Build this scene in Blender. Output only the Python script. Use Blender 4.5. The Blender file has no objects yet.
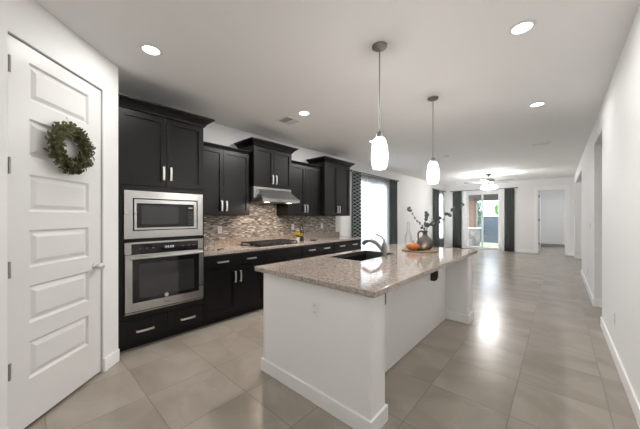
import bpy, bmesh, math, random
from mathutils import Vector, Matrix
S = bpy.context.scene
C = S.collection
PI = math.pi
random.seed(7)

# ------------------------------------------------------------------ camera
cam = bpy.data.cameras.new('camera'); co = bpy.data.objects.new('camera', cam); C.objects.link(co)
co.location = (0, 0, 1.364); co.rotation_euler = (PI/2, 0, math.atan(239/267.0))
cam.sensor_width = 36; cam.lens = 267/640*36; cam.shift_y = 2.5/640; cam.clip_start = .02
S.camera = co
# ------------------------------------------------------------------ world, sun, daylight
w = bpy.data.worlds.new('world'); S.world = w; w.use_nodes = True
wn = w.node_tree.nodes; wl = w.node_tree.links
bg = wn['Background']
tc = wn.new('ShaderNodeTexCoord'); sep = wn.new('ShaderNodeSeparateXYZ'); cr = wn.new('ShaderNodeValToRGB')
wl.new(tc.outputs['Generated'], sep.inputs[0]); wl.new(sep.outputs['Z'], cr.inputs[0]); wl.new(cr.outputs[0], bg.inputs[0])
cr.color_ramp.elements[0].color = (.93, .97, 1, 1); cr.color_ramp.elements[1].color = (.62, .78, 1, 1)
bg.inputs[1].default_value = 11.0
sl = bpy.data.lights.new('sun', 'SUN'); so = bpy.data.objects.new('sun', sl); C.objects.link(so)
sl.energy = 7.0; sl.angle = .01; sl.color = (1, .95, .88); so.rotation_euler = (0, math.radians(25), 0)
def area(name, loc, rot, sx, sy, e, col=(1, 1, 1), portal=False, shape='RECTANGLE', spread=PI):
    l = bpy.data.lights.new(name, 'AREA'); o = bpy.data.objects.new(name, l); C.objects.link(o)
    l.shape = shape; l.size = sx; l.size_y = sy; l.energy = e; l.color = col; l.spread = spread
    l.cycles.is_portal = portal
    o.location = loc; o.rotation_euler = rot
    return o
area('portal_left', (-4.02, 6.55, 1.3), (0, -PI/2, 0), 2.5, 1.7, 0, portal=True)
area('portal_left_far', (-4.02, 12.15, 1.3), (0, -PI/2, 0), 2.5, .8, 0, portal=True)
area('portal_patio', (-2.38, 13.05, 1.2), (-PI/2, 0, 0), 1.5, 2.4, 0, portal=True)
# daylight standing outside the windows
area('daylight_left', (-4.35, 6.55, 1.4), (0, -PI/2, 0), 2.2, 2.0, 18, (.95, .98, 1))
area('daylight_left_far', (-4.35, 12.15, 1.4), (0, -PI/2, 0), 2.2, 1.0, 90, (.95, .98, 1))
LAMP = 6.0      # power of each recessed lamp
S.view_settings.view_transform = 'Standard'; S.view_settings.look = 'None'
S.view_settings.gamma = 1; S.view_settings.use_curve_mapping = False
S.view_settings.exposure = 0.32

# ------------------------------------------------------------------ materials
def srgb(r, g, b):
    f = lambda c: (c/255/12.92 if c/255 <= .04045 else ((c/255+.055)/1.055)**2.4)
    return (f(r), f(g), f(b), 1)
class NT:
    def __init__(s, name):
        s.m = bpy.data.materials.new(name); s.m.use_nodes = True
        s.n = s.m.node_tree.nodes; s.l = s.m.node_tree.links
        s.p = s.n['Principled BSDF']; s.out = s.n['Material Output']
    def new(s, t, **k):
        x = s.n.new(t)
        for a, b in k.items(): setattr(x, a, b)
        return x
    def link(s, a, b): s.l.new(a, b)
    def math(s, op, a, b=None, c=None):
        x = s.new('ShaderNodeMath', operation=op)
        for i, v in enumerate((a, b, c)):
            if v is None: continue
            if isinstance(v, (int, float)): x.inputs[i].default_value = v
            else: s.link(v, x.inputs[i])
        return x.outputs[0]
    def pos(s):
        g = s.new('ShaderNodeNewGeometry'); sp = s.new('ShaderNodeSeparateXYZ'); s.link(g.outputs['Position'], sp.inputs[0])
        return g.outputs['Position'], sp.outputs
    def ramp(s, fac, stops, interp='LINEAR'):
        r = s.new('ShaderNodeValToRGB'); r.color_ramp.interpolation = interp
        e = r.color_ramp.elements
        while len(e) > 1: e.remove(e[0])
        e[0].position, e[0].color = stops[0]
        for p, c in stops[1:]:
            k = e.new(p); k.color = c
        s.link(fac, r.inputs[0]); return r.outputs[0]
    def noise(s, vec, scale, detail=3, rough=.5):
        x = s.new('ShaderNodeTexNoise'); x.inputs['Scale'].default_value = scale
        x.inputs['Detail'].default_value = detail; x.inputs['Roughness'].default_value = rough
        if vec is not None: s.link(vec, x.inputs['Vector'])
        return x.outputs['Fac']
    def mix(s, fac, a, b, t='RGBA', bt='MIX'):
        x = s.new('ShaderNodeMix', data_type='RGBA', blend_type=bt)
        for i, v in ((0, fac), (6, a), (7, b)):
            if isinstance(v, (int, float)): x.inputs[i].default_value = v
            elif isinstance(v, tuple): x.inputs[i].default_value = v
            else: s.link(v, x.inputs[i])
        return x.outputs[2]
    def bump(s, h, strength=.2, dist=.002):
        b = s.new('ShaderNodeBump'); b.inputs['Strength'].default_value = strength; b.inputs['Distance'].default_value = dist
        s.link(h, b.inputs['Height']); s.link(b.outputs[0], s.p.inputs['Normal'])
def simple(name, col, rough=.5, metal=0, noise=.04, nscale=8, spec=.5, coat=0, emit=None, es=0, aniso=0):
    t = NT(name); p, _ = t.pos()
    n = t.noise(p, nscale)
    c = t.mix(n, tuple(x*(1-noise) for x in col[:3])+(1,), tuple(min(1, x*(1+noise)) for x in col[:3])+(1,))
    t.link(c, t.p.inputs['Base Color'])
    t.p.inputs['Roughness'].default_value = rough; t.p.inputs['Metallic'].default_value = metal
    t.p.inputs['Specular IOR Level'].default_value = spec; t.p.inputs['Coat Weight'].default_value = coat
    if emit: t.p.inputs['Emission Color'].default_value = emit; t.p.inputs['Emission Strength'].default_value = es
    return t.m
def m_paint(name, col, rough=.6):
    t = NT(name); p, _ = t.pos()
    n = t.noise(p, 90, 2); big = t.noise(p, .7, 2)
    t.link(t.mix(big, tuple(x*.985 for x in col[:3])+(1,), col), t.p.inputs['Base Color'])
    t.p.inputs['Roughness'].default_value = rough; t.p.inputs['Specular IOR Level'].default_value = .3
    t.bump(n, .08, .001); return t.m
WALL = m_paint('wall_paint', (.86, .856, .849, 1)); CEIL = m_paint('ceiling_paint', (.90, .897, .892, 1), .8)
TRIM = simple('trim_paint', (.91, .905, .90, 1), .35, noise=.01)
ISLAND = m_paint('island_paint', (.90, .896, .888, 1), .45)
DOORM = simple('door_paint', (.76, .755, .745, 1), .38, noise=.01)

def m_floor():
    t = NT('floor_tile'); p, xyz = t.pos()
    TX, TY = .52, .531
    ux = t.math('DIVIDE', t.math('ADD', xyz[0], .775+TX*20), TX)
    uy = t.math('DIVIDE', t.math('ADD', xyz[1], -.636+TY*20), TY)
    cx, cy = t.math('FLOOR', ux), t.math('FLOOR', uy)
    fx, fy = t.math('FRACT', ux), t.math('FRACT', uy)
    ex = t.math('SUBTRACT', .5, t.math('ABSOLUTE', t.math('SUBTRACT', fx, .5)))
    ey = t.math('SUBTRACT', .5, t.math('ABSOLUTE', t.math('SUBTRACT', fy, .5)))
    e = t.math('MINIMUM', ex, ey)
    gr = t.math('LESS_THAN', e, .0055)
    cv = t.new('ShaderNodeCombineXYZ'); t.link(cx, cv.inputs[0]); t.link(cy, cv.inputs[1])
    wnn = t.new('ShaderNodeTexWhiteNoise', noise_dimensions='2D'); t.link(cv.outputs[0], wnn.inputs['Vector'])
    # each tile shows its own piece of stone: shift the lookup by a random vector
    sc = t.new('ShaderNodeVectorMath', operation='SCALE'); t.link(wnn.outputs['Color'], sc.inputs[0]); sc.inputs['Scale'].default_value = 9
    ad = t.new('ShaderNodeVectorMath', operation='ADD'); t.link(p, ad.inputs[0]); t.link(sc.outputs[0], ad.inputs[1])
    mp = t.new('ShaderNodeMapping'); mp.inputs['Scale'].default_value = (1, 1.35, 1); mp.inputs['Rotation'].default_value = (0, 0, .6)
    t.link(ad.outputs[0], mp.inputs[0])
    n1 = t.new('ShaderNodeTexNoise'); n1.inputs['Scale'].default_value = 1.7; n1.inputs['Detail'].default_value = 8; n1.inputs['Distortion'].default_value = .9
    t.link(mp.outputs[0], n1.inputs['Vector'])
    base = t.ramp(n1.outputs['Fac'], [(.28, srgb(143, 134, 123)), (.42, srgb(150, 141, 130)), (.55, srgb(157, 148, 137)), (.72, srgb(166, 157, 146))])
    vn = t.new('ShaderNodeTexNoise'); vn.inputs['Scale'].default_value = 1.7; vn.inputs['Detail'].default_value = 5; vn.inputs['Distortion'].default_value = .9
    t.link(mp.outputs[0], vn.inputs['Vector'])
    v = t.math('ABSOLUTE', t.math('SUBTRACT', vn.outputs['Fac'], .5))
    vein = t.ramp(v, [(0, (.22, .22, .22, 1)), (.003, (.06, .06, .06, 1)), (.007, (0, 0, 0, 1))])
    base = t.mix(vein, base, srgb(186, 177, 165))
    tone = t.math('MULTIPLY_ADD', wnn.outputs['Value'], .03, .985)
    tv = t.new('ShaderNodeCombineXYZ')
    for i in range(3): t.link(tone, tv.inputs[i])
    base = t.mix(1.0, base, tv.outputs[0], bt='MULTIPLY')
    col = t.mix(gr, base, srgb(118, 110, 101))
    t.link(col, t.p.inputs['Base Color'])
    r = t.math('MULTIPLY_ADD', n1.outputs['Fac'], .05, .22)
    t.link(t.math('MAXIMUM', r, t.math('MULTIPLY', gr, .8)), t.p.inputs['Roughness'])
    t.p.inputs['Specular IOR Level'].default_value = .5
    t.bump(t.math('SUBTRACT', 1, gr), .4, .001)
    return t.m
FLOOR = m_floor()

def m_granite():
    t = NT('granite'); p, _ = t.pos()
    v = t.new('ShaderNodeTexVoronoi'); v.inputs['Scale'].default_value = 95; t.link(p, v.inputs['Vector'])
    sp = t.new('ShaderNodeSeparateColor'); t.link(v.outputs['Color'], sp.inputs[0])
    a = t.ramp(sp.outputs[0], [(0, srgb(78, 68, 61)), (.12, srgb(128, 115, 105)), (.36, srgb(170, 155, 144)), (.62, srgb(186, 174, 163)), (.85, srgb(212, 203, 193)), (.95, srgb(112, 107, 103))], 'CONSTANT')
    n = t.noise(p, 320, 3, .7)
    b = t.ramp(n, [(.35, srgb(98, 87, 79)), (.5, srgb(172, 158, 148)), (.7, srgb(214, 203, 192))])
    big = t.noise(p, 9, 3)
    c = t.mix(.42, a, b)
    c = t.mix(t.math('MULTIPLY', big, .35), c, srgb(160, 147, 137))
    t.link(c, t.p.inputs['Base Color']); t.p.inputs['Roughness'].default_value = .06
    t.p.inputs['Specular IOR Level'].default_value = .85
    return t.m
GRANITE = m_granite()

def m_mosaic():
    t = NT('mosaic_tile'); p, xyz = t.pos()
    H_ = .0155
    rz = t.math('DIVIDE', xyz[2], H_); row = t.math('FLOOR', rz); fz = t.math('FRACT', rz)
    w1 = t.new('ShaderNodeTexWhiteNoise', noise_dimensions='1D'); t.link(row, w1.inputs['W'])
    wscale = t.math('MULTIPLY_ADD', w1.outputs['Value'], .03, .045)
    uy = t.math('ADD', t.math('DIVIDE', xyz[1], wscale), t.math('MULTIPLY', w1.outputs['Value'], 37))
    col = t.math('FLOOR', uy); fy = t.math('FRACT', uy)
    cv = t.new('ShaderNodeCombineXYZ'); t.link(row, cv.inputs[0]); t.link(col, cv.inputs[1])
    w2 = t.new('ShaderNodeTexWhiteNoise', noise_dimensions='2D'); t.link(cv.outputs[0], w2.inputs['Vector'])
    c = t.ramp(w2.outputs['Value'], [(0, srgb(96, 90, 84)), (.16, srgb(134, 129, 122)), (.32, srgb(158, 151, 142)), (.48, srgb(112, 114, 112)), (.62, srgb(180, 173, 164)), (.76, srgb(136, 116, 104)), (.84, srgb(204, 199, 191)), (.92, srgb(104, 98, 94))], 'CONSTANT')
    g = t.math('MAXIMUM', t.math('LESS_THAN', fz, .1), t.math('LESS_THAN', fy, .025))
    t.link(t.mix(g, c, srgb(166, 158, 150)), t.p.inputs['Base Color'])
    t.link(t.math('MULTIPLY_ADD', w2.outputs['Value'], .35, .12), t.p.inputs['Roughness'])
    t.bump(t.math('SUBTRACT', 1, g), .4, .001)
    return t.m
MOSAIC = m_mosaic()
def m_cab():
    t = NT('espresso_wood'); p, _ = t.pos()
    mp = t.new('ShaderNodeMapping'); mp.inputs['Scale'].default_value = (30, 30, 2); t.link(p, mp.inputs[0])
    n = t.noise(mp.outputs[0], 3, 5)
    t.link(t.ramp(n, [(.3, (.0028, .0027, .0027, 1)), (.7, (.0048, .0046, .0046, 1))]), t.p.inputs['Base Color'])
    t.p.inputs['Roughness'].default_value = .38; t.p.inputs['Specular IOR Level'].default_value = .36
    return t.m
CAB = m_cab()
def m_steel(name, col=(.62, .62, .61, 1), rough=.28):
    t = NT(name); p, _ = t.pos()
    mp = t.new('ShaderNodeMapping'); mp.inputs['Scale'].default_value = (1, .2, 9); t.link(p, mp.inputs[0])
    n = t.noise(mp.outputs[0], 3, 3)
    t.link(t.math('MULTIPLY_ADD', n, .04, rough-.02), t.p.inputs['Roughness'])
    t.p.inputs['Base Color'].default_value = col; t.p.inputs['Metallic'].default_value = 1
    return t.m
STEEL = m_steel('brushed_steel'); NICKEL = simple('brushed_nickel', (.80, .79, .77, 1), .42, 1, .02)
NICKD = simple('faucet_nickel', (.26, .255, .25, 1), .38, 1, .02)
BLACKG = simple('black_glass', (.010, .010, .011, 1), .05, 0, .02, spec=.6)
OVENG = simple('oven_window_glass', (.035, .035, .036, 1), .07, 0, .02, spec=.7)
IRON = simple('cast_iron', (.018, .018, .018, 1), .55)
SINKM = simple('sink_steel', (.20, .20, .20, 1), .4, 1)
DARKM = simple('dark_bracket_metal', (.05, .048, .045, 1), .45, .6)
PLATE = simple('white_plastic', (.86, .86, .85, 1), .3, noise=.01)
SLOT = simple('outlet_slot', (.10, .10, .10, 1), .5)
VINYL = simple('white_vinyl', (.86, .86, .86, 1), .35, noise=.01)
LAMPM = simple('lamp_diffuser', (.9, .9, .9, 1), .4, emit=(1, .985, .96, 1), es=9)
def m_opal(name='opal_glass', es=2.2, thru=.45):
    t = NT(name); t.p.inputs['Base Color'].default_value = (.92, .92, .91, 1); t.p.inputs['Roughness'].default_value = .15
    t.p.inputs['Emission Color'].default_value = (1, .98, .95, 1); t.p.inputs['Emission Strength'].default_value = es
    tr = t.new('ShaderNodeBsdfTransparent'); m = t.new('ShaderNodeMixShader'); m.inputs[0].default_value = thru
    t.link(t.p.outputs[0], m.inputs[1]); t.link(tr.outputs[0], m.inputs[2]); t.link(m.outputs[0], t.out.inputs[0]); return t.m
SHADE = m_opal(); FANSHADE = m_opal('frosted_fan_glass', 95, .2)
HINGE = simple('satin_hinge', (.42, .41, .40, 1), .35, 1)
LEAF = simple('wreath_leaf', (.085, .088, .032, 1), .5, noise=.6, nscale=60)
TWIG = simple('twig', (.10, .065, .035, 1), .8, noise=.3)
EUC = simple('eucalyptus_leaf', (.075, .105, .090, 1), .55, noise=.35, nscale=50)
TERRA = simple('jug_glaze', (.065, .055, .045, 1), .45, noise=.45, nscale=26)
PUMP = simple('pumpkin_skin', (.40, .115, .022, 1), .5, noise=.15, nscale=14)
STEMM = simple('pumpkin_stem', (.22, .17, .08, 1), .7, noise=.2)
WOOD = simple('tray_wood', (.30, .19, .10, 1), .45, noise=.3, nscale=18)
BEIGE = simple('bleached_twig', (.62, .52, .40, 1), .7, noise=.12)
YEL = simple('yellow_petal', (.88, .68, .05, 1), .5, noise=.15, nscale=30)
ORG = simple('orange_petal', (.72, .22, .03, 1), .5, noise=.1)
GRN = simple('green_leaf', (.06, .12, .03, 1), .5, noise=.3)
POT = simple('grey_pot', (.55, .56, .58, 1), .4)
BOTTLE = simple('dark_bottle_glass', (.022, .013, .012, 1), .08, spec=.6)
STUC = simple('brown_stucco', (.17, .115, .085, 1), .9, noise=.08)
SOFFIT = simple('patio_beam', (.09, .075, .065, 1), .8, noise=.1)
CONC = simple('concrete', (.55, .53, .50, 1), .85, noise=.08)
ROOFM = simple('roof_tile', (.26, .27, .30, 1), .8, noise=.2)
HOUSEW = simple('pale_stucco', (.75, .77, .80, 1), .85, noise=.04)
def m_stone():
    t = NT('stone_veneer'); p, _ = t.pos()
    v = t.new('ShaderNodeTexVoronoi'); v.inputs['Scale'].default_value = 7; t.link(p, v.inputs['Vector'])
    sp = t.new('ShaderNodeSeparateColor'); t.link(v.outputs['Color'], sp.inputs[0])
    t.link(t.ramp(sp.outputs[0], [(0, (.10, .09, .08, 1)), (.5, (.18, .165, .15, 1)), (1, (.27, .25, .23, 1))]), t.p.inputs['Base Color'])
    t.p.inputs['Roughness'].default_value = .9; return t.m
STONE = m_stone()
def m_block():
    t = NT('block_wall'); p, xyz = t.pos()
    cv = t.new('ShaderNodeCombineXYZ'); t.link(xyz[0], cv.inputs[0]); t.link(xyz[2], cv.inputs[1])
    b = t.new('ShaderNodeTexBrick'); t.link(cv.outputs[0], b.inputs['Vector']); b.inputs['Scale'].default_value = 1
    b.inputs['Brick Width'].default_value = .4; b.inputs['Row Height'].default_value = .2; b.inputs['Mortar Size'].default_value = .006
    b.inputs['Color1'].default_value = (.075, .085, .105, 1); b.inputs['Color2'].default_value = (.09, .10, .12, 1); b.inputs['Mortar'].default_value = (.06, .07, .085, 1)
    t.link(b.outputs[0], t.p.inputs['Base Color']); t.p.inputs['Roughness'].default_value = .9; return t.m
BLOCK = m_block()
def m_grass():
    t = NT('lawn_grass'); p, _ = t.pos()
    t.link(t.ramp(t.noise(p, 40, 5, .7), [(.3, (.10, .15, .06, 1)), (.7, (.20, .26, .13, 1))]), t.p.inputs['Base Color'])
    t.p.inputs['Roughness'].default_value = .9; return t.m
GRASS = m_grass()
TREEL = simple('tree_leaf', (.13, .26, .08, 1), .7, noise=.5, nscale=9)
TREED = simple('shrub_leaf', (.05, .13, .08, 1), .7, noise=.5, nscale=9)
def m_drape(name, plain=False):
    t = NT(name); p, xyz = t.pos()
    if plain:
        c = t.ramp(t.noise(p, 30, 3), [(.3, (.075, .082, .077, 1)), (.7, (.105, .113, .107, 1))])
    else:
        u = t.math('MULTIPLY', xyz[1], 15.0); v = t.math('MULTIPLY', xyz[2], 11)
        s1 = t.math('ABSOLUTE', t.math('SUBTRACT', t.math('FRACT', t.math('ADD', u, v)), .5))
        s2 = t.math('ABSOLUTE', t.math('SUBTRACT', t.math('FRACT', t.math('SUBTRACT', u, v)), .5))
        ln = t.math('LESS_THAN', t.math('MINIMUM', s1, s2), .09)
        c = t.mix(ln, (.026, .031, .032, 1), (.30, .33, .33, 1))
    t.link(c, t.p.inputs['Base Color']); t.p.inputs['Roughness'].default_value = .85
    t.p.inputs['Specular IOR Level'].default_value = .2
    return t.m
DRAPE = m_drape('lattice_drape'); DRAPEP = m_drape('charcoal_drape', True)
def m_sheer():
    t = NT('sheer_fabric'); p, _ = t.pos()
    tr = t.new('ShaderNodeBsdfTransparent'); tl = t.new('ShaderNodeBsdfTranslucent'); df = t.new('ShaderNodeBsdfDiffuse')
    mp = t.new('ShaderNodeMapping'); mp.inputs['Scale'].default_value = (60, 60, 3); t.link(p, mp.inputs[0])
    n = t.noise(mp.outputs[0], 3, 2)
    col = t.ramp(n, [(.25, (.19, .19, .19, 1)), (.75, (.33, .33, .33, 1))])
    t.link(col, tl.inputs[0]); t.link(col, df.inputs[0])
    m1 = t.new('ShaderNodeMixShader'); m1.inputs[0].default_value = .3; t.link(tl.outputs[0], m1.inputs[1]); t.link(df.outputs[0], m1.inputs[2])
    m2 = t.new('ShaderNodeMixShader'); m2.inputs[0].default_value = .05; t.link(m1.outputs[0], m2.inputs[1]); t.link(tr.outputs[0], m2.inputs[2])
    t.link(m2.outputs[0], t.out.inputs[0]); return t.m
SHEER = m_sheer(); WCLOTH = simple('white_voile', (.92, .92, .92, 1), .9, noise=.02)
def m_pane(name, refl=.06, tint=(1, 1, 1, 1), fres=False):
    t = NT(name)
    tr = t.new('ShaderNodeBsdfTransparent'); tr.inputs[0].default_value = tint
    gl = t.new('ShaderNodeBsdfGlossy'); gl.inputs['Roughness'].default_value = .02
    m = t.new('ShaderNodeMixShader'); t.link(tr.outputs[0], m.inputs[1]); t.link(gl.outputs[0], m.inputs[2])
    if fres:
        lw = t.new('ShaderNodeLayerWeight'); lw.inputs[0].default_value = .35
        t.link(t.math('MULTIPLY_ADD', lw.outputs['Facing'], .6, refl), m.inputs[0])
    else: m.inputs[0].default_value = refl
    t.link(m.outputs[0], t.out.inputs[0]); return t.m
PANE = m_pane('window_glass'); CLEAR = m_pane('clear_glass', .04, (.975, .985, .985, 1), True)

# ------------------------------------------------------------------ helpers
def box(bm, x0, x1, y0, y1, z0, z1, bev=0):
    v = [bm.verts.new((x, y, z)) for x in (x0, x1) for y in (y0, y1) for z in (z0, z1)]
    fs = [bm.faces.new([v[i] for i in f]) for f in ((0, 1, 3, 2), (4, 6, 7, 5), (0, 4, 5, 1), (2, 3, 7, 6), (0, 2, 6, 4), (1, 5, 7, 3))]
    if bev:
        es = list({e for f in fs for e in f.edges})
        bmesh.ops.bevel(bm, geom=es, offset=bev, segments=2, affect='EDGES', profile=.7)
def prism(bm, pts, axis, a, b):
    """extrude a 2D outline; axis 'y': pts are (x,z); 'z': (x,y); 'x': (y,z)"""
    def mk(p, t):
        return {'y': (p[0], t, p[1]), 'z': (p[0], p[1], t), 'x': (t, p[0], p[1])}[axis]
    A = [bm.verts.new(mk(p, a)) for p in pts]; B = [bm.verts.new(mk(p, b)) for p in pts]
    n = len(pts)
    for i in range(n): bm.faces.new((A[i], A[(i+1) % n], B[(i+1) % n], B[i]))
    bm.faces.new(A[::-1]); bm.faces.new(B)
def lathe(bm, prof, cx, cy, n=28, rad=None, closed=True):
    rings = []
    for r, z in prof:
        rings.append([bm.verts.new((cx+(r*(rad(2*PI*k/n) if rad else 1))*math.cos(2*PI*k/n), cy+(r*(rad(2*PI*k/n) if rad else 1))*math.sin(2*PI*k/n), z)) for k in range(n)])
    for a, b in zip(rings, rings[1:]):
        for k in range(n): bm.faces.new((a[k], a[(k+1) % n], b[(k+1) % n], b[k]))
    if closed:
        bm.faces.new(rings[0][::-1]); bm.faces.new(rings[-1])
def tube(bm, pts, r, n=10, cap=True):
    pts = [Vector(p) for p in pts]; rr = r if isinstance(r, (list, tuple)) else [r]*len(pts)
    rings = []; up = None
    for i, p in enumerate(pts):
        d = (pts[min(i+1, len(pts)-1)]-pts[max(i-1, 0)]).normalized()
        if up is None: up = Vector((0, 0, 1)) if abs(d.z) < .9 else Vector((1, 0, 0))
        a = d.cross(up).normalized(); b = a.cross(d).normalized(); up = b
        rings.append([bm.verts.new(p+(a*math.cos(2*PI*k/n)+b*math.sin(2*PI*k/n))*rr[i]) for k in range(n)])
    for A, B in zip(rings, rings[1:]):
        for k in range(n): bm.faces.new((A[k], A[(k+1) % n], B[(k+1) % n], B[k]))
    if cap: bm.faces.new(rings[0][::-1]); bm.faces.new(rings[-1])
def curve(ps, n=8):
    """Catmull-Rom through points"""
    P = [Vector(p) for p in ps]; P = [P[0]*2-P[1]]+P+[P[-1]*2-P[-2]]; out = []
    for i in range(1, len(P)-2):
        for k in range(n):
            t = k/n
            out.append(.5*((2*P[i])+(P[i+1]-P[i-1])*t+(2*P[i-1]-5*P[i]+4*P[i+1]-P[i+2])*t*t+(3*P[i]-P[i-1]-3*P[i+1]+P[i+2])*t**3))
    out.append(P[-2]); return out
def obj(name, bm, mat, parent=None, smooth=False, kind=None, bev=0):
    bmesh.ops.recalc_face_normals(bm, faces=bm.faces[:])
    me = bpy.data.meshes.new(name)
    if parent is not None:
        o0 = Vector((0, 0, 0)); q = parent
        while q: o0 += q.location; q = q.parent
        bmesh.ops.translate(bm, verts=bm.verts[:], vec=-o0)
    if smooth is True:
        for f in bm.faces: f.smooth = True
    bm.to_mesh(me); bm.free(); me.materials.append(mat)
    o = bpy.data.objects.new(name, me); C.objects.link(o)
    if parent is not None: o.parent = parent
    if smooth == 'auto':
        for f in me.polygons: f.use_smooth = True
        me.set_sharp_from_angle(angle=math.radians(35))
    if bev:
        b = o.modifiers.new('bevel', 'BEVEL'); b.width = bev; b.segments = 2; b.limit_method = 'ANGLE'
    if kind: o['kind'] = kind
    return o
def B(*bxs, bev=0):
    bm = bmesh.new()
    for b in bxs: box(bm, *b, bev=bev)
    return bm
def thing(name, label, cat, loc=(0, 0, 0), group=None):
    o = bpy.data.objects.new(name, None); C.objects.link(o); o.location = loc; o.empty_display_size = .1
    return tag(o, label, cat, group)
def tag(o, label, cat, group=None):
    o['label'] = label; o['category'] = cat
    if group: o['group'] = group
    return o
def recenter(o):
    """put a one-mesh thing's origin at its base"""
    me = o.data; vs = [v.co for v in me.vertices]
    c = Vector(((min(v.x for v in vs)+max(v.x for v in vs))/2, (min(v.y for v in vs)+max(v.y for v in vs))/2, min(v.z for v in vs)))
    me.transform(Matrix.Translation(-c)); o.location = c; return o
def struct(name, bm, mat, parent=None, bev=0):
    return obj(name, bm, mat, parent, kind='structure', bev=bev)
def label(o, t): o['label'] = t; return o
def dup(o, parent=None):
    c = o.copy(); C.objects.link(c)
    if parent: c.parent = parent
    for ch in o.children: dup(ch, c)
    return c

# ------------------------------------------------------------------ setting
XL, XR, YF, CZ, YB = -3.87, .40, 12.9, 2.78, -2.6
struct('floor', B((-4.0, 2.3, -2.72, 13.02, -.12, 0), (-.85, 1.3, 13.02, 16.75, -.12, 0)), FLOOR)
struct('ceiling', B((-4.0, 2.3, -2.72, 13.02, CZ, CZ+.15), (-.85, 1.3, 13.02, 16.75, CZ, CZ+.15)), CEIL)
# left wall with two windows
W1 = (5.74, 7.36, .45, 2.36); W2 = (11.82, 12.48, .45, 2.36)
bl = []
y = -2.72
for (a, b, z0, z1) in (W1, W2):
    bl += [(XL-.13, XL, y, a, 0, CZ), (XL-.13, XL, a, b, 0, z0), (XL-.13, XL, a, b, z1, CZ)]; y = b
bl.append((XL-.13, XL, y, 13.02, 0, CZ))
bl[0] = (XL-.13, XL, .51, W1[0], 0, CZ)
struct('wall_left', B(*bl), WALL)
# corner pantry: diagonal wall with door opening, return wall, wall behind the camera on the left
Cn = Vector((-3.11, .61, 0)); E_ = Vector((1, -1, 0)).normalized(); N_ = Vector((1, 1, 0)).normalized()
def D(s, d, z): return Cn+E_*s+N_*d+Vector((0, 0, z))
def dbox(bm, s0, s1, d0, d1, z0, z1, bev=0):
    v = [bm.verts.new(D(s, d, z)) for s in (s0, s1) for d in (d0, d1) for z in (z0, z1)]
    fs = [bm.faces.new([v[i] for i in f]) for f in ((0, 1, 3, 2), (4, 6, 7, 5), (0, 4, 5, 1), (2, 3, 7, 6), (0, 2, 6, 4), (1, 5, 7, 3))]
    if bev: bmesh.ops.bevel(bm, geom=list({e for f in fs for e in f.edges}), offset=bev, segments=2, affect='EDGES')
def DB(*bs, bev=0):
    bm = bmesh.new()
    for b in bs: dbox(bm, *b, bev=bev)
    return bm
SE = 1.62
struct('wall_pantry', DB((0, .190, -.11, 0, 0, CZ), (.942, SE, -.11, 0, 0, CZ), (.190, .942, -.11, 0, 2.475, CZ)), WALL)
struct('wall_return', B((XL, -3.11, .50, .61, 0, CZ)), WALL)
pe = D(SE, 0, 0)
struct('wall_side', B((pe.x-.12, pe.x, -2.6, pe.y, 0, CZ)), WALL)
# wall behind the camera 
struct('wall_back', B((pe.x-.12, .52, -2.72, YB, 0, CZ)), WALL)
# right wall with two openings, halls behind them
O1 = (4.83, 5.83, 2.46); O2 = (8.88, 12.17, 2.49)
struct('wall_right', B((XR, XR+.12, -2.6, O1[0], 0, CZ), (XR, XR+.12, O1[0], O1[1], O1[2], CZ), (XR, XR+.12, O1[1], O2[0], 0, CZ),
                       (XR, XR+.12, O2[0], O2[1], O2[2], CZ), (XR, XR+.12, O2[1], 13.02, 0, CZ)), WALL)
struct('wall_hall', B((XR+.12, 2.2, O1[0]-.12, O1[0], 0, CZ), (XR+.12, 2.2, O1[1], O1[1]+.12, 0, CZ), (2.1, 2.2, O1[0], O1[1], 0, CZ)), WALL)
struct('wall_hall_far', B((XR+.12, 2.2, O2[0]-.12, O2[0], 0, CZ), (XR+.12, 2.2, O2[1], O2[1]+.12, 0, CZ), (2.1, 2.2, O2[0], O2[1], 0, CZ)), WALL)
# far wall: sliding door opening and cased doorway
SX0, SX1, SZ = -3.07, -1.72, 2.42
DX0, DX1, DZ = -.60, .17, 2.38
struct('wall_far', B((XL, SX0, YF, YF+.12, 0, CZ), (SX0, SX1, YF, YF+.12, SZ, CZ), (SX1, DX0, YF, YF+.12, 0, CZ), (DX0, DX1, YF, YF+.12, DZ, CZ), (DX1, XR, YF, YF+.12, 0, CZ)), WALL)
struct('wall_bedroom', B((-.85, -.73, 13.02, 16.63, 0, CZ), (1.18, 1.3, 13.02, 16.63, 0, CZ), (-.85, 1.3, 16.63, 16.75, 0, CZ)), WALL)
struct('dark_strip_bedroom', B((-.73, 1.18, 16.61, 16.63, 0, .10)), simple('taupe_strip', (.30, .285, .27, 1), .5))  # dark strip along the foot of the back room's far wall
# doorway casing
def casing(name, x0, x1, z1, y, wd=.11, t=.018):
    return struct(name, B((x0-wd, x0, y-t, y, 0, z1+wd), (x1, x1+wd, y-t, y, 0, z1+wd), (x0, x1, y-t, y, z1, z1+wd), bev=.003), TRIM)
casing('trim_1', DX0, DX1, DZ, YF)
struct('trim_2', B((DX0, DX0+.018, YF, YF+.12, 0, DZ), (DX1-.018, DX1, YF, YF+.12, 0, DZ), (DX0+.018, DX1-.018, YF, YF+.12, DZ-.018, DZ)), TRIM)
# an open white door inside the doorway, swung into the room beyond
d3 = struct('door_3', B((DX0+.02, DX0+.055, YF+.125, YF+.85, .01, DZ-.03), bev=.003), DOORM)
for z in (.3, 1.2, 2.1):
    obj('hinge', B((DX0+.018, DX0+.062, YF+.105, YF+.128, z, z+.1)), HINGE, d3)
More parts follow.
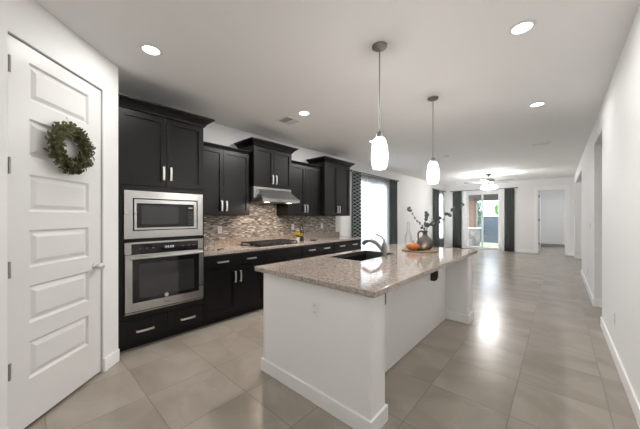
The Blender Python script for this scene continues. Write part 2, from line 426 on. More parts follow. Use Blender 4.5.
# baseboards
def base(name, *bs): return struct(name, B(*bs, bev=.004), TRIM)
base('baseboard_right', (XR-.014, XR, -2.6, O1[0], 0, .12), (XR-.014, XR, O1[1], O2[0], 0, .12), (XR-.014, XR, O2[1], YF, 0, .12),
     (XR, XR+.12, O1[1]-.014, O1[1], 0, .12), (XR, XR+.12, O2[1]-.014, O2[1], 0, .12))
base('baseboard_far', (XL, SX0, YF-.014, YF, 0, .12), (SX1, DX0-.11, YF-.014, YF, 0, .12), (DX1+.11, XR-.014, YF-.014, YF, 0, .12))
base('baseboard_left', (XL, XL+.014, 4.97, YF-.014, 0, .12))
struct('baseboard_pantry', DB((0, .190, 0, .014, 0, .12), (.942, SE, 0, .014, 0, .12), bev=.004), TRIM)
# windows in the left wall
for i, (a, b, z0, z1) in enumerate((W1, W2)):
    m = (a+b)/2; x0, x1 = XL-.10, XL-.05; f = .05
    bs = [(x0, x1, a, b, z0, z0+f), (x0, x1, a, b, z1-f, z1), (x0, x1, a, a+f, z0+f, z1-f), (x0, x1, b-f, b, z0+f, z1-f)]
    if i == 0: bs.append((x0, x1, m-.03, m+.03, z0+f, z1-f))
    wo = struct('window_%d' % (i+1), B(*bs), VINYL)
    obj('pane', B((x0+.02, x0+.026, a+f, b-f, z0+f, z1-f)), PANE, wo)
    obj('window_sill', B((XL-.05, XL+.02, a-.0, b+.0, z0-.02, z0), bev=.003), TRIM, wo)
# sliding glass door
y0, y1 = YF+.03, YF+.10
d2 = struct('door_2', B((SX0, SX1, y0, y1, SZ-.06, SZ), (SX0, SX0+.07, y0, y1, 0, SZ-.06), (SX1-.07, SX1, y0, y1, 0, SZ-.06), (SX0+.07, SX1-.07, y0, y1, 0, .04), bev=.003), VINYL)
mx = -2.40
obj('fixed_panel', B((SX0+.07, SX0+.12, y0+.037, y1-.002, .04, SZ-.06), (mx-.045, mx+.005, y0+.037, y1-.002, .04, SZ-.06), (SX0+.12, mx-.045, y0+.037, y1-.002, .04, .10), (SX0+.12, mx-.045, y0+.037, y1-.002, SZ-.11, SZ-.06)), VINYL, d2)
sp = obj('sliding_panel', B((mx-.03, mx+.03, y0+.002, y0+.034, .04, SZ-.06), (SX1-.125, SX1-.07, y0+.002, y0+.034, .04, SZ-.06), (mx+.03, SX1-.125, y0+.002, y0+.034, .04, .10), (mx+.03, SX1-.125, y0+.002, y0+.034, SZ-.11, SZ-.06)), VINYL, d2)
obj('pane', B((SX0+.12, mx-.045, y0+.05, y0+.056, .10, SZ-.11)), PANE, d2)
obj('pane', B((mx+.03, SX1-.125, y0+.015, y0+.021, .10, SZ-.11)), PANE, sp)
obj('door_handle', B((mx+.0, mx+.02, y0-.03, y0-.015, .95, 1.15), (mx+.0, mx+.02, y0-.03, y0+.004, .95, .97), (mx+.0, mx+.02, y0-.03, y0+.004, 1.13, 1.15)), NICKEL, sp)

# ------------------------------------------------------------------ pantry door
def door_bm():
    bm = bmesh.new(); s0, s1, z0, z1 = .199, .934, .022, 2.462
    F, R, BK = -.014, -.028, -.058
    ps, pe_ = .328, .802; tops = [2.362-.361*k for k in range(6)]; ph = .242
    dbox(bm, s0, s1, BK, R-.002, z0, z1)
    # stiles and rails with sloping moulding into each recess
    zs = [z1]+[v for t in tops for v in (t, t-ph)]+[z0]
    def q(*c): bm.faces.new([bm.verts.new(D(*p)) for p in c])
    q((s0, F, z0), (ps, F, z0), (ps, F, z1), (s0, F, z1)); q((pe_, F, z0), (s1, F, z0), (s1, F, z1), (pe_, F, z1))
    for i in range(0, len(zs), 2): q((ps, F, zs[i+1]), (pe_, F, zs[i+1]), (pe_, F, zs[i]), (ps, F, zs[i]))
    for a in (s0, s1): q((a, F, z0), (a, F, z1), (a, BK, z1), (a, BK, z0))
    for a in (z0, z1): q((s0, F, a), (s1, F, a), (s1, BK, a), (s0, BK, a))
    for t in tops:
        b = t-ph
        def ring(ins, d): return [(ps+ins, d, b+ins), (pe_-ins, d, b+ins), (pe_-ins, d, t-ins), (ps+ins, d, t-ins)]
        rs = [ring(0, F), ring(.012, R), ring(.022, R), ring(.048, F-.003)]
        for A, Bq in zip(rs, rs[1:]):
            for k in range(4): q(A[k], A[(k+1) % 4], Bq[(k+1) % 4], Bq[k])
        q(*rs[-1])
    bmesh.ops.remove_doubles(bm, verts=bm.verts[:], dist=.0001)
    return bm
d1 = struct('door_1', door_bm(), DOORM)
struct('trim_3_light_block', DB((.1905, .196, -.0615, -.005, 0, 2.470), (.936, .9415, -.0615, -.005, 0, 2.470), (.1905, .9415, -.0615, -.005, 2.4705, 2.4745), (.1905, .9415, -.108, -.062, 0, 2.4745)), simple('jamb_grey', (.62, .61, .60, 1), .6))  # jamb strips, plus an unseen slab added behind the door to block leaking daylight
for zc in (2.288, 1.675, 1.045, .430):
    bm = DB((.912, .930, -.015, -.011, zc-.048, zc+.048))
    tube(bm, [D(.926, -.006, zc-.05), D(.926, -.006, zc+.05)], .006, 8)
    label(obj('hinge', bm, HINGE, d1), 'satin grey metal hinge')
def knob():
    bm = bmesh.new(); ang = Vector(N_)
    ref = Vector((0, 0, 1)); side = E_
    prof = [(.032, 0), (.032, .006), (.012, .010), (.011, .030), (.020, .036), (.028, .046), (.029, .056), (.022, .066), (.008, .070)]
    n = 20; c = D(.262, -.014, .945); rings = []
    for r, h in prof: rings.append([bm.verts.new(c+N_*h+(side*math.cos(2*PI*k/n)+ref*math.sin(2*PI*k/n))*r) for k in range(n)])
    for A, Bq in zip(rings, rings[1:]):
        for k in range(n): bm.faces.new((A[k], A[(k+1) % n], Bq[(k+1) % n], Bq[k]))
    bm.faces.new(rings[-1]); bm.faces.new(rings[0][::-1]); return bm
label(obj('door_knob', knob(), NICKEL, d1, smooth='auto'), 'polished nickel door knob')

# ------------------------------------------------------------------ wreath on the pantry door
wc = D(.545, .026, 1.872)
wr = thing('wreath', 'round wreath of small dark green leaves hanging on the white pantry door', 'wreath', tuple(D(.545, -.012, 1.68)))
bm = bmesh.new()
tube(bm, [wc+(E_*math.cos(a)+Vector((0, 0, 1))*math.sin(a))*.135 for a in [2*PI*k/32 for k in range(33)]], .018, 8, cap=False)
obj('ring', bm, TWIG, wr, smooth=True)
bm = bmesh.new(); random.seed(3)
def leaf(bm, p, d, nrm, L, W, bend=.3):
    d = d.normalized(); s = d.cross(nrm).normalized(); u = s.cross(d).normalized()
    pts = [(0, 0), (.3, .42), (.62, .5), (.88, .3), (1, 0)]
    ce = [bm.verts.new(p+d*(a*L)+u*(-bend*L*a*a)) for a, _ in pts]
    for sg in (-1, 1):
        ed = [bm.verts.new(p+d*(a*L)+s*(sg*b*W)+u*(b*W*.35-bend*L*a*a)) for a, b in pts[1:-1]]
        bm.faces.new((ce[0], ce[1], ed[0])); bm.faces.new((ce[1], ce[2], ed[1], ed[0])); bm.faces.new((ce[2], ce[3], ed[2], ed[1])); bm.faces.new((ce[3], ce[4], ed[2]))
for k in range(1050):
    a = random.random()*2*PI; b = random.uniform(-.35, PI+.35)     # round the tube, room side
    rad = E_*math.cos(a)+Vector((0, 0, 1))*math.sin(a); tan = -E_*math.sin(a)+Vector((0, 0, 1))*math.cos(a)
    R0 = random.uniform(.012, .042)
    off = rad*math.cos(b)+N_*max(-.2, math.sin(b))
    p = wc+rad*.135+off*R0
    d = off*random.uniform(.3, 1.0)+tan*random.uniform(-.2, 1.2)+Vector((random.uniform(-.5, .5), random.uniform(-.5, .5), random.uniform(-.5, .5)))*.6
    if d.dot(N_) < -.1: d -= N_*(d.dot(N_)+.1)
    leaf(bm, p, d, off+Vector((.01, .02, .03)), random.uniform(.022, .036), random.uniform(.014, .022))
obj('leaves', bm, LEAF, wr)
bm = bmesh.new(); tube(bm, [wc+Vector((0, 0, .155)), wc+Vector((0, 0, .20))-N_*.015, wc+Vector((0, 0, .235))-N_*.032], .0025, 6)
label(obj('hanging_loop', bm, BEIGE, wr), 'thin pale hanging loop')

# ------------------------------------------------------------------ kitchen cabinets
FX = -3.22
def shaker(x, y0, y1, z0, z1, fw=.058, s=1, t=.02):
    bm = bmesh.new(); g = .0015; y0 += g; y1 -= g; z0 += g; z1 -= g; b = x-s*t
    X = sorted((b, x)); P_ = sorted((b, x-s*.013))
    box(bm, *X, y0, y0+fw, z0, z1, bev=.0015); box(bm, *X, y1-fw, y1, z0, z1, bev=.0015)
    box(bm, *X, y0+fw, y1-fw, z1-fw, z1, bev=.0015); box(bm, *X, y0+fw, y1-fw, z0, z0+fw, bev=.0015)
    box(bm, *P_, y0+fw, y1-fw, z0+fw, z1-fw)
    return bm
def slab(x, y0, y1, z0, z1, t=.02): return B((x-t, x, y0+.0015, y1-.0015, z0+.0015, z1-.0015), bev=.002)
def pull(x, ya, za, yb, zb, s=1, w_=.0105):
    """flat arched bar pull"""
    bm = bmesh.new(); n = 8; vert = abs(zb-za) > abs(yb-ya); A = []
    for i in range(n+1):
        t = i/n; o = .022+.006*math.sin(PI*t); y = ya+(yb-ya)*t; z = za+(zb-za)*t
        q = []
        for dx in (0, .006):
            for dw in (-w_, w_):
                q.append(bm.verts.new((x+s*(o+dx), y+(dw if vert else 0), z+(0 if vert else dw))))
        A.append(q)
    for p, q in zip(A, A[1:]):
        for i, j in ((0, 1), (1, 3), (3, 2), (2, 0)): bm.faces.new((p[i], p[j], q[j], q[i]))
    for q in (A[0], A[-1]): bm.faces.new((q[0], q[1], q[3], q[2]))
    for t in (.04, .96):
        y = ya+(yb-ya)*t; z = za+(zb-za)*t
        X = sorted((x, x+s*.024)); box(bm, X[0], X[1], y-.006, y+.006, z-.006, z+.006)
    return bm
def crown(xw, xf, y0, y1, z0, h, out, left=True, right=True):
    bm = bmesh.new()
    prof = [(0, 0), (.12, .04), (.16, .16), (.30, .34), (.52, .55), (.80, .72), (.86, .78), (.98, .82), (1, 1)]
    rings = []
    for o, z in prof:
        o *= out
        rings.append([bm.verts.new(p) for p in ((xw, y0-(o if left else 0), z0+z*h), (xf+o, y0-(o if left else 0), z0+z*h), (xf+o, y1+(o if right else 0), z0+z*h), (xw, y1+(o if right else 0), z0+z*h))])
    for A, Bq in zip(rings, rings[1:]):
        for k in range(4): bm.faces.new((A[k], A[(k+1) % 4], Bq[(k+1) % 4], Bq[k]))
    bm.faces.new(rings[0][::-1]); bm.faces.new(rings[-1]); return bm
XB = XL+.004
# oven tower
tw = thing('oven_cabinet', 'tall near-black oven cabinet with crown moulding beside the pantry corner', 'cabinet', (-3.5, 1.05, 0))
T0, T1 = .618, 1.478
obj('carcass', B((XB, FX-.021, T0, T1, .10, 1.13), (XB, FX-.021, T0, T0+.035, 1.13, 1.66), (XB, FX-.021, T1-.035, T1, 1.13, 1.66), (XB, FX-.021, T0, T1, 1.66, 2.455),
      (FX-.021, FX, T0, T0+.05, .315, 1.665), (FX-.021, FX, T1-.018, T1, .315, 1.665), (FX-.021, FX, T0+.05, T1-.018, 1.64, 1.685), (FX-.021, FX, T0+.05, T1-.018, .315, .375), (FX-.021, FX, T0+.05, T1-.018, 1.105, 1.14)), CAB, tw)
obj('toe_kick', B((FX-.13, FX-.09, T0, T1, 0, .10)), CAB, tw)
obj('crown_moulding', crown(XB, FX, T0, T1, 2.45, .10, .095, left=False), CAB, tw)
mid = 1.065
for (a, b, hy) in ((T0+.004, mid, 1.030), (mid, T1-.004, 1.103)):
    dr = obj('door', shaker(FX, a, b, 1.688, 2.448), CAB, tw); obj('handle', pull(FX, hy, 1.765, hy, 1.912), NICKEL, dr)
for (a, b) in ((T0+.004, 1.075), (1.080, T1-.004)):
    m = (a+b)/2+.01; dr = obj('drawer', slab(FX, a, b, .105, .312), CAB, tw); obj('handle', pull(FX, m-.08, .195, m+.08, .195), NICKEL, dr)
# microwave
mw = thing('microwave', 'built-in stainless microwave with trim frame above the wall oven', 'microwave', (-3.4, 1.066, 1.145))
def frame(x0, x1, y0, y1, z0, z1, iy0, iy1, iz0, iz1, bev=.002):
    return B((x0, x1, y0, iy0, z0, z1), (x0, x1, iy1, y1, z0, z1), (x0, x1, iy0, iy1, iz1, z1), (x0, x1, iy0, iy1, z0, iz0), bev=bev)
obj('trim_frame', frame(FX+.001, FX+.018, .675, 1.457, 1.145, 1.633, .748, 1.395, 1.222, 1.556), STEEL, mw)
obj('body', B((-3.75, FX-.01, .70, 1.44, 1.16, 1.62)), BLACKG, mw)
md = obj('door_frame', frame(FX-.008, FX+.016, .760, 1.385, 1.232, 1.546, .782, 1.352, 1.252, 1.506), STEEL, mw)
obj('door_glass', B((FX-.008, FX+.012, .782, 1.275, 1.252, 1.506)), BLACKG, mw)
obj('control_panel', B((FX-.008, FX+.012, 1.277, 1.352, 1.252, 1.506)), BLACKG, mw)
obj('window', B((FX+.012, FX+.0135, .822, 1.182, 1.288, 1.482)), OVENG, mw)
obj('display', B((FX+.012, FX+.0135, 1.292, 1.338, 1.462, 1.474)), simple('lcd', (.3, .32, .33, 1), .3, emit=(.6, .7, .7, 1), es=.25), mw)
for r in range(6):
    for c in range(3):
        obj('button', B((FX+.012, FX+.0132, 1.290+c*.018, 1.302+c*.018, 1.275+r*.028, 1.285+r*.028)), simple('keypad', (.09, .09, .09, 1), .4) if (r, c) == (0, 0) else bpy.data.materials['keypad'], mw)
# wall oven
ov = thing('wall_oven', 'stainless built-in wall oven with black glass door and bar handle', 'oven', (-3.4, 1.066, .38))
obj('body', B((-3.75, FX-.022, .70, 1.44, .385, 1.095)), BLACKG, ov)
obj('surround', B((FX+.001, FX+.016, .678, .735, .985, 1.100), (FX+.001, FX+.016, 1.400, 1.460, .985, 1.100), (FX+.001, FX+.016, .678, 1.460, 1.088, 1.105), bev=.002), STEEL, ov)
obj('control_panel', B((FX+.001, FX+.018, .735, 1.400, .985, 1.088), bev=.002), BLACKG, ov)
obj('display', B((FX+.018, FX+.0192, 1.03, 1.14, 1.025, 1.055)), simple('oven_lcd', (.03, .035, .04, 1), .2), ov)
for y in (.80, .86, .92, 1.22, 1.28, 1.34): obj('button', B((FX+.018, FX+.0192, y, y+.022, 1.035, 1.043)), bpy.data.materials['keypad'], ov)
# clock digits in the display
bm = bmesh.new()
for k, y in enumerate((1.048, 1.070, 1.096, 1.118)):
    for (a, b, c, d) in ((0, .010, .018, .0195), (0, .010, .009, .0105), (0, .010, 0, .0015), (0, .0015, 0, .018), (.0085, .010, 0, .018)):
        box(bm, FX+.0192, FX+.0198, y+a, y+b, 1.031+c, 1.031+d)
obj('clock_digits', bm, simple('digits', (.1, .1, .1, 1), .3, emit=(.75, .85, .9, 1), es=1.2), ov)
od = obj('oven_door', frame(FX+.001, FX+.030, .680, 1.460, .405, .978, .742, 1.408, .492, .935, .003), STEEL, ov)
obj('glass', B((FX+.001, FX+.028, .742, 1.408, .492, .935)), BLACKG, od)
obj('window', B((FX+.028, FX+.0292, .800, 1.350, .530, .880)), OVENG, od)
bm = bmesh.new(); tube(bm, [(FX+.072, .715, .950), (FX+.072, 1.430, .950)], .0135, 14)
for y in (.745, 1.40): box(bm, FX+.029, FX+.072, y-.012, y+.012, .940, .960)
obj('handle', bm, STEEL, od, smooth='auto')
bm = bmesh.new(); n = 20
for r0, r1, x in ((0, .020, .0300),):
    c = bm.verts.new((FX+x+.0006, 1.055, .520)); rg = [bm.verts.new((FX+x, 1.055+r1*math.cos(2*PI*k/n), .520+r1*math.sin(2*PI*k/n))) for k in range(n)]
    for k in range(n): bm.faces.new((c, rg[k], rg[(k+1) % n]))
bd = obj('badge', bm, simple('badge_white', (.75, .75, .75, 1), .3), od)
bm = bmesh.new(); tube(bm, [(FX+.031, 1.055+.0115*math.cos(a), .520+.0115*math.sin(a)) for a in [2*PI*k/20 for k in range(16)]], .0022, 6)
label(obj('ring_mark', bm, SLOT, bd), 'dark ring printed on the badge')
obj('nameplate', B((FX+.030, FX+.031, 1.025, 1.095, .444, .452)), simple('etched', (.30, .30, .30, 1), .4, 1), od)
obj('vent_trim', B((FX+.001, FX+.020, .680, 1.460, .382, .392), bev=.001), STEEL, ov)

# base cabinets
BT = .877
def base_cab(y0, y1, lab, doors=2, two=True, false=False):
    t = thing('base_cabinet', lab, 'cabinet', (-3.5, (y0+y1)/2, 0), 'dark base cabinets along the kitchen wall')
    obj('carcass', B((XB, FX-.021, y0, y1, .10, BT)), CAB, t)
    obj('toe_kick', B((FX-.13, FX-.09, y0, y1, 0, .10)), CAB, t)
    L = y1-y0; m = (y0+y1)/2
    d = obj('false_front' if false else 'drawer', slab(FX, y0+.003, y1-.003, .715, .868), CAB, t)
    if not false:
        for hy in (y0+L*.265, y0+L*.735) if two else (m,): obj('handle', pull(FX, hy-.075, .79, hy+.075, .79), NICKEL, d)
    for (a, b, hy) in ((y0+.003, m, m-.04), (m, y1-.003, m+.04)):
        dr = obj('door', shaker(FX, a, b, .108, .705), CAB, t); obj('handle', pull(FX, hy, .495, hy, .645), NICKEL, dr)
    return t
base_cab(1.482, 2.386, 'near-black base cabinet between the oven tower and the cooktop cabinet')
base_cab(2.390, 3.146, 'near-black base cabinet with a plain front directly under the cooktop', false=True)
base_cab(3.150, 4.004, 'near-black base cabinet just right of the cooktop cabinet')
base_cab(4.008, 4.935, 'near-black base cabinet at the window end of the kitchen run')
# counter with raised lip
ct = thing('kitchen_countertop', 'speckled beige granite countertop along the wall under the mosaic backsplash', 'countertop', (-3.55, 3.2, BT))
obj('slab', B((XB, -3.24+.005, 1.484, 4.985, BT+.001, .916), bev=.003), GRANITE, ct)
obj('backsplash_lip', B((XB, XB+.02, 1.484, 4.985, .9165, 1.018), bev=.002), GRANITE, ct)
bs = obj('backsplash', B((XB, XB+.008, 1.484, 4.85, 1.019, 1.386), (XB, XB+.008, 2.345, 3.12, 1.386, 1.82)), MOSAIC)
tag(recenter(bs), 'linear mosaic tile backsplash in brown, grey and white strips behind the cooktop', 'backsplash')
# upper cabinets
def upper(y0, y1, z0, z1, xf, lab, ch, out, hz, left, right, hy=.035):
    t = thing('wall_cabinet', lab, 'cabinet', ((XB+xf)/2, (y0+y1)/2, z0), 'dark upper cabinets along the kitchen wall')
    obj('carcass', B((XB, xf-.021, y0, y1, z0, z1)), CAB, t)
    obj('crown_moulding', crown(XB, xf, y0, y1, z1-.002, ch, out, left, right), CAB, t)
    m = (y0+y1)/2
    for (a, b, h) in ((y0+.002, m, m-hy), (m, y1-.002, m+hy)):
        d = obj('door', shaker(xf, a, b, z0+.002, z1-.006), CAB, t); obj('handle', pull(xf, h, hz, h, hz+.145), NICKEL, d)
upper(1.482, 2.336, 1.388, 2.325, -3.54, 'lower-crowned dark upper cabinet between the oven tower and the hood cabinet', .045, .03, 1.448, False, False)
upper(2.342, 3.110, 1.835, 2.455, -3.44, 'short dark upper cabinet with flared crown above the range hood', .09, .085, 1.893, True, True)
upper(3.116, 3.974, 1.388, 2.325, -3.54, 'lower-crowned dark upper cabinet just right of the range hood', .045, .03, 1.448, False, False)
upper(3.980, 4.835, 1.388, 2.455, -3.44, 'taller dark upper cabinet with flared crown nearest the curtained window', .09, .085, 1.448, True, True)
# range hood
hd = thing('range_hood', 'stainless under-cabinet range hood with sloping canopy', 'range hood', (-3.6, 2.726, 1.58))
h0, h1 = 2.350, 3.104
obj('back_box', B((XB+.01, -3.47, h0, h1, 1.60, 1.832), (-3.47, -3.45, h0, h1, 1.60, 1.832), bev=.002), STEEL, hd)
bm = bmesh.new()
a = [(-3.449, h0+.06, 1.80), (-3.449, h1-.06, 1.80), (-3.449, h1, 1.640), (-3.449, h0, 1.640)]
b = [(-3.42, h0+.07, 1.795), (-3.42, h1-.07, 1.795), (-3.235, h1, 1.640), (-3.235, h0, 1.640)]
A = [bm.verts.new(p) for p in a]; Bq = [bm.verts.new(p) for p in b]
for k in range(4): bm.faces.new((A[k], A[(k+1) % 4], Bq[(k+1) % 4], Bq[k]))
bm.faces.new(A[::-1]); bm.faces.new(Bq)
obj('canopy', bm, STEEL, hd)
obj('rim', B((-3.449, -3.23, h0, h1, 1.598, 1.640), bev=.003), STEEL, hd)
obj('filter', B((-3.82, -3.26, h0+.03, h1-.03, 1.592, 1.5975)), SINKM, hd)
for y in (2.50, 2.95):
    obj('hood_lamp', B((-3.36, -3.30, y-.03, y+.03, 1.588, 1.5915)), simple('hood_lamp_glow', (.9, .9, .85, 1), .3, emit=(1, .86, .68, 1), es=6), hd)
    area('hood_light', (-3.33, y, 1.585), (0, 0, 0), .06, .06, 5.0, (1, .80, .66))
for k in range(3): obj('button', B((-3.231, -3.228, 2.62+k*.03, 2.635+k*.03, 1.612, 1.622)), SLOT, hd)
# cooktop
ck = thing('gas_cooktop', 'gas cooktop with black cast iron grates set in the wall counter under the hood', 'cooktop', (-3.55, 2.76, .9165))
obj('pan', B((-3.80, -3.31, 2.33, 3.19, .9168, .924), bev=.002), BLACKG, ck)
for k in range(3):
    ya = 2.345+k*.28; yb = ya+.27; x0, x1 = -3.785, -3.375
    bm = bmesh.new(); zt = .964; t_ = .009
    for x in (x0, x1): box(bm, x-t_, x+t_, ya, yb, zt-.012, zt)
    for y in (ya+t_, yb-t_): box(bm, x0, x1, y-t_, y+t_, zt-.012, zt)
    m = (ya+yb)/2; box(bm, x0, x1, m-.005, m+.005, zt-.012, zt)
    for x in (x0+.1, (x0+x1)/2, x1-.1): box(bm, x-.005, x+.005, ya, yb, zt-.010, zt+.001)
    for x in (x0, x1):
        for y in (ya+t_, yb-t_): box(bm, x-.008, x+.008, y-.008, y+.008, .925, zt-.01)
    obj('grate', bm, IRON, ck)
for (x, y, r) in ((-3.68, 2.48, .04), (-3.47, 2.48, .045), (-3.58, 2.76, .06), (-3.68, 3.04, .045), (-3.47, 3.04, .035)):
    bm = bmesh.new(); lathe(bm, [(r, .9245), (r*.95, .934), (r*.8, .936), (r*.8, .944), (r*.2, .946)], x, y, 20); obj('burner', bm, IRON, ck, smooth='auto')
for k in range(5):
    bm = bmesh.new(); lathe(bm, [(.018, .9245), (.018, .928), (.015, .930), (.013, .952), (.004, .954)], -3.342, 2.52+k*.12, 16); obj('knob', bm, IRON, ck, smooth='auto')

# ------------------------------------------------------------------ things on the wall counter
def bottle(name, lab, cat, x, y, z, prof, mat, group=None, capm=None, caph=None):
    t = thing(name, lab, cat, (x, y, z)); bm = bmesh.new(); lathe(bm, [(r, z+h) for r, h in prof], x, y, 20); obj('body', bm, mat, t, smooth='auto')
    if capm: bm = bmesh.new(); lathe(bm, [(r, z+h) for r, h in caph], x, y, 16); obj('cap', bm, capm, t, smooth='auto')
    return t
CT = .917
bottle('wine_bottle', 'tall dark bottle standing behind the yellow flowers on the wall counter', 'bottle', -3.62, 3.535, CT,
       [(.034, 0), (.037, .006), (.037, .19), (.030, .225), (.015, .255), (.0135, .315)], BOTTLE, capm=simple('foil', (.06, .015, .015, 1), .35), caph=[(.0145, .2855), (.0150, .287), (.0150, .325), (.004, .327)])
fp = thing('flower_pot', 'yellow flowers in a small grey pot on the wall counter beside the cooktop', 'flowers', (-3.60, 3.385, CT))
bm = bmesh.new(); lathe(bm, [(.036, CT), (.050, CT+.075), (.053, CT+.08), (.045, CT+.08)], -3.60, 3.385, 20); obj('pot', bm, POT, fp, smooth='auto')
bm = bmesh.new(); random.seed(11)
for k in range(40):
    a = random.random()*2*PI; leaf(bm, Vector((-3.60, 3.385, CT+.078)), Vector((math.cos(a), math.sin(a), random.uniform(.1, 1.2))), Vector((0, 0, 1.1)), random.uniform(.05, .09), .03)
obj('leaves', bm, GRN, fp)
for k in range(17):
    a = k*2.4; r = .026*math.sqrt(k)*.95; x = -3.60+r*math.cos(a)*.8; y = 3.385+r*math.sin(a); z = CT+.172-.012*math.sqrt(k)+random.uniform(-.03, .03)-r*.25
    bm = bmesh.new()
    for ly in range(3):
        for q in range(8):
            b_ = 2*PI*q/8+ly*.4; leaf(bm, Vector((x, y, z)), Vector((math.cos(b_), math.sin(b_), .3+.6*ly)), Vector((0, 0, 1.01)), .033-.005*ly, .021, .2)
    o = obj('blossom', bm, ORG if k in (4, 12) else YEL, fp)
    if k in (4, 12): label(o, 'orange blossom')
bm = bmesh.new(); lathe(bm, [(.05, CT), (.075, CT+.010), (.078, CT+.013), (.065, CT+.010), (.02, CT+.005)], -3.52, 3.74, 24)
tag(recenter(obj('dish', bm, BOTTLE, None, smooth='auto')), 'small flat dark dish on the wall counter right of the dark bottle', 'dish')
for (x, y, h, lab) in ((-3.62, 1.64, .19, 'taller clear glass canister on the counter next to the oven tower'), (-3.50, 1.70, .12, 'shorter clear glass jar in front of the tall canister by the oven tower')):
    t = thing('glass_jar', lab, 'jar', (x, y, CT), 'clear glass jars on the wall counter')
    r = .048; bm = bmesh.new(); lathe(bm, [(r*.9, CT), (r, CT+.006), (r, CT+h-.02), (r*.85, CT+h)], x, y, 24); obj('jar_body', bm, CLEAR, t, smooth='auto')
    bm = bmesh.new(); lathe(bm, [(r*.9, CT+h+.0005), (r*.92, CT+h+.012), (r*.3, CT+h+.018), (r*.2, CT+h+.03), (r*.32, CT+h+.04), (r*.1, CT+h+.046)], x, y, 24); obj('lid', bm, NICKEL, t, smooth='auto')
bm = bmesh.new(); tube(bm, [(-3.42, 1.76, CT+.010), (-3.50, 1.86, CT+.008), (-3.55, 1.92, CT+.008)], [.009, .006, .004], 8); 
tag(recenter(obj('utensil', bm, BOTTLE, None, smooth=True)), 'dark kitchen utensil lying on the counter beside the glass jars', 'utensil')

def outlet(lab, c, axis, cat='outlet', switch=False, w_=.07, h=.115):
    """wall plate; axis = outward normal"""
    n = Vector(axis); s = Vector((0, 0, 1)).cross(n).normalized(); c = Vector(c)
    t = thing('light_switch' if switch else 'wall_outlet', lab, cat, tuple(c-Vector((0, 0, h/2))))
    def ob(bm, a0, a1, b0, b1, d0, d1, bev=0):
        v = [bm.verts.new(c+s*a+Vector((0, 0, b))+n*d) for a in (a0, a1) for b in (b0, b1) for d in (d0, d1)]
        fs = [bm.faces.new([v[i] for i in f]) for f in ((0, 1, 3, 2), (4, 6, 7, 5), (0, 4, 5, 1), (2, 3, 7, 6), (0, 2, 6, 4), (1, 5, 7, 3))]
        if bev: bmesh.ops.bevel(bm, geom=list({e for f in fs for e in f.edges}), offset=bev, segments=2, affect='EDGES')
    bm = bmesh.new(); ob(bm, -w_/2, w_/2, -h/2, h/2, .0005, .006, .002); obj('plate', bm, PLATE, t)
    if switch: bm = bmesh.new(); ob(bm, -.016, .016, -.033, .033, .006, .010, .001); obj('rocker', bm, PLATE, t)
    else:
        for z in (-.024, .024):
            bm = bmesh.new(); ob(bm, -.016, .016, z-.014, z+.014, .006, .0075, .001); so_ = obj('socket', bm, PLATE, t)
            bm = bmesh.new()
            for a in (-.007, .007): ob(bm, a-.0015, a+.0015, z-.004, z+.007, .0075, .0079)
            obj('slots', bm, SLOT, so_)
xs = XB+.008
outlet('white outlet on the mosaic backsplash nearest the oven tower', (xs, 2.016, 1.168), (1, 0, 0))
outlet('white outlet on the mosaic backsplash behind the yellow flowers', (xs, 3.515, 1.172), (1, 0, 0))
outlet('white outlet on the mosaic backsplash left of the window end', (xs, 4.366, 1.170), (1, 0, 0))
outlet('white light switch on the right wall between the two openings', (XR, 6.42, 1.22), (-1, 0, 0), 'light switch', True)
outlet('white outlet low on the right wall between the two openings', (XR, 7.108, .33), (-1, 0, 0))
outlet('white outlet low on the right wall nearest the camera', (XR, 3.806, .395), (-1, 0, 0))

# ------------------------------------------------------------------ island
isl = thing('kitchen_island', 'white kitchen island base with two end walls and a recessed seating side', 'island', (-1.45, 2.7, 0))
IX0, IX1, PX = -1.965, -.87, -1.135
obj('end_wall', B((IX0, IX1, 1.44, 1.625, 0, .874)), ISLAND, isl)
obj('end_wall', B((IX0, IX1, 3.81, 4.00, 0, .874)), ISLAND, isl)
obj('back_panel', B((PX-.02, PX, 1.625, 3.81, 0, .874)), ISLAND, isl)
obj('carcass', B((-1.945, -1.925, 1.626, 3.809, .10, .874), (-1.925, PX-.021, 1.626, 3.809, .10, .13), (-1.925, PX-.021, 1.626, 1.646, .13, .873), (-1.925, PX-.021, 3.789, 3.809, .13, .873)), CAB, isl)
obj('toe_kick', B((-1.87, -1.85, 1.626, 3.809, 0, .10)), CAB, isl)
for k in range(4):
    a = 1.626+k*.5457; dr = obj('door', shaker(-1.966, a, a+.5457, .108, .866, s=-1), CAB, isl)
    hy = a+(.50 if k % 2 == 0 else .045); obj('handle', pull(-1.966, hy, .60, hy, .75, s=-1), NICKEL, dr)
t_ = .016; hb = .105
obj('baseboard', B((IX0-t_, IX1+t_, 1.44-t_, 1.4395, 0, hb), (IX1+.0005, IX1+t_, 1.4395, 1.625+t_, 0, hb), (IX0-t_, IX0-.0005, 1.4395, 1.625, 0, hb), (PX+.0005, IX1, 1.6255, 1.625+t_, 0, hb), bev=.003), TRIM, isl)
obj('baseboard', B((PX+.0005, IX1+t_, 3.81-t_, 3.8095, 0, hb), (IX1+.0005, IX1+t_, 3.8095, 4.0+t_, 0, hb), (IX0-t_, IX1+t_, 4.0005, 4.0+t_, 0, hb), bev=.003), TRIM, isl)
def bracket(y):
    prof = [(PX+.0005, .873), (PX+.085, .873), (PX+.085, .66), (PX+.070, .625), (PX+.045, .61), (PX+.0005, .61)]
    bm = bmesh.new(); prism(bm, prof, 'y', y-.006, y+.006); return bm
label(obj('support_bracket', bracket(3.235), DARKM, isl, bev=.001), 'dark steel counter support bracket')
label(obj('support_bracket', bracket(1.975), DARKM, isl, bev=.001), 'dark steel counter support bracket')
outlet('white outlet on the near end of the white island', (-1.335, 1.44, .69), (0, -1, 0))
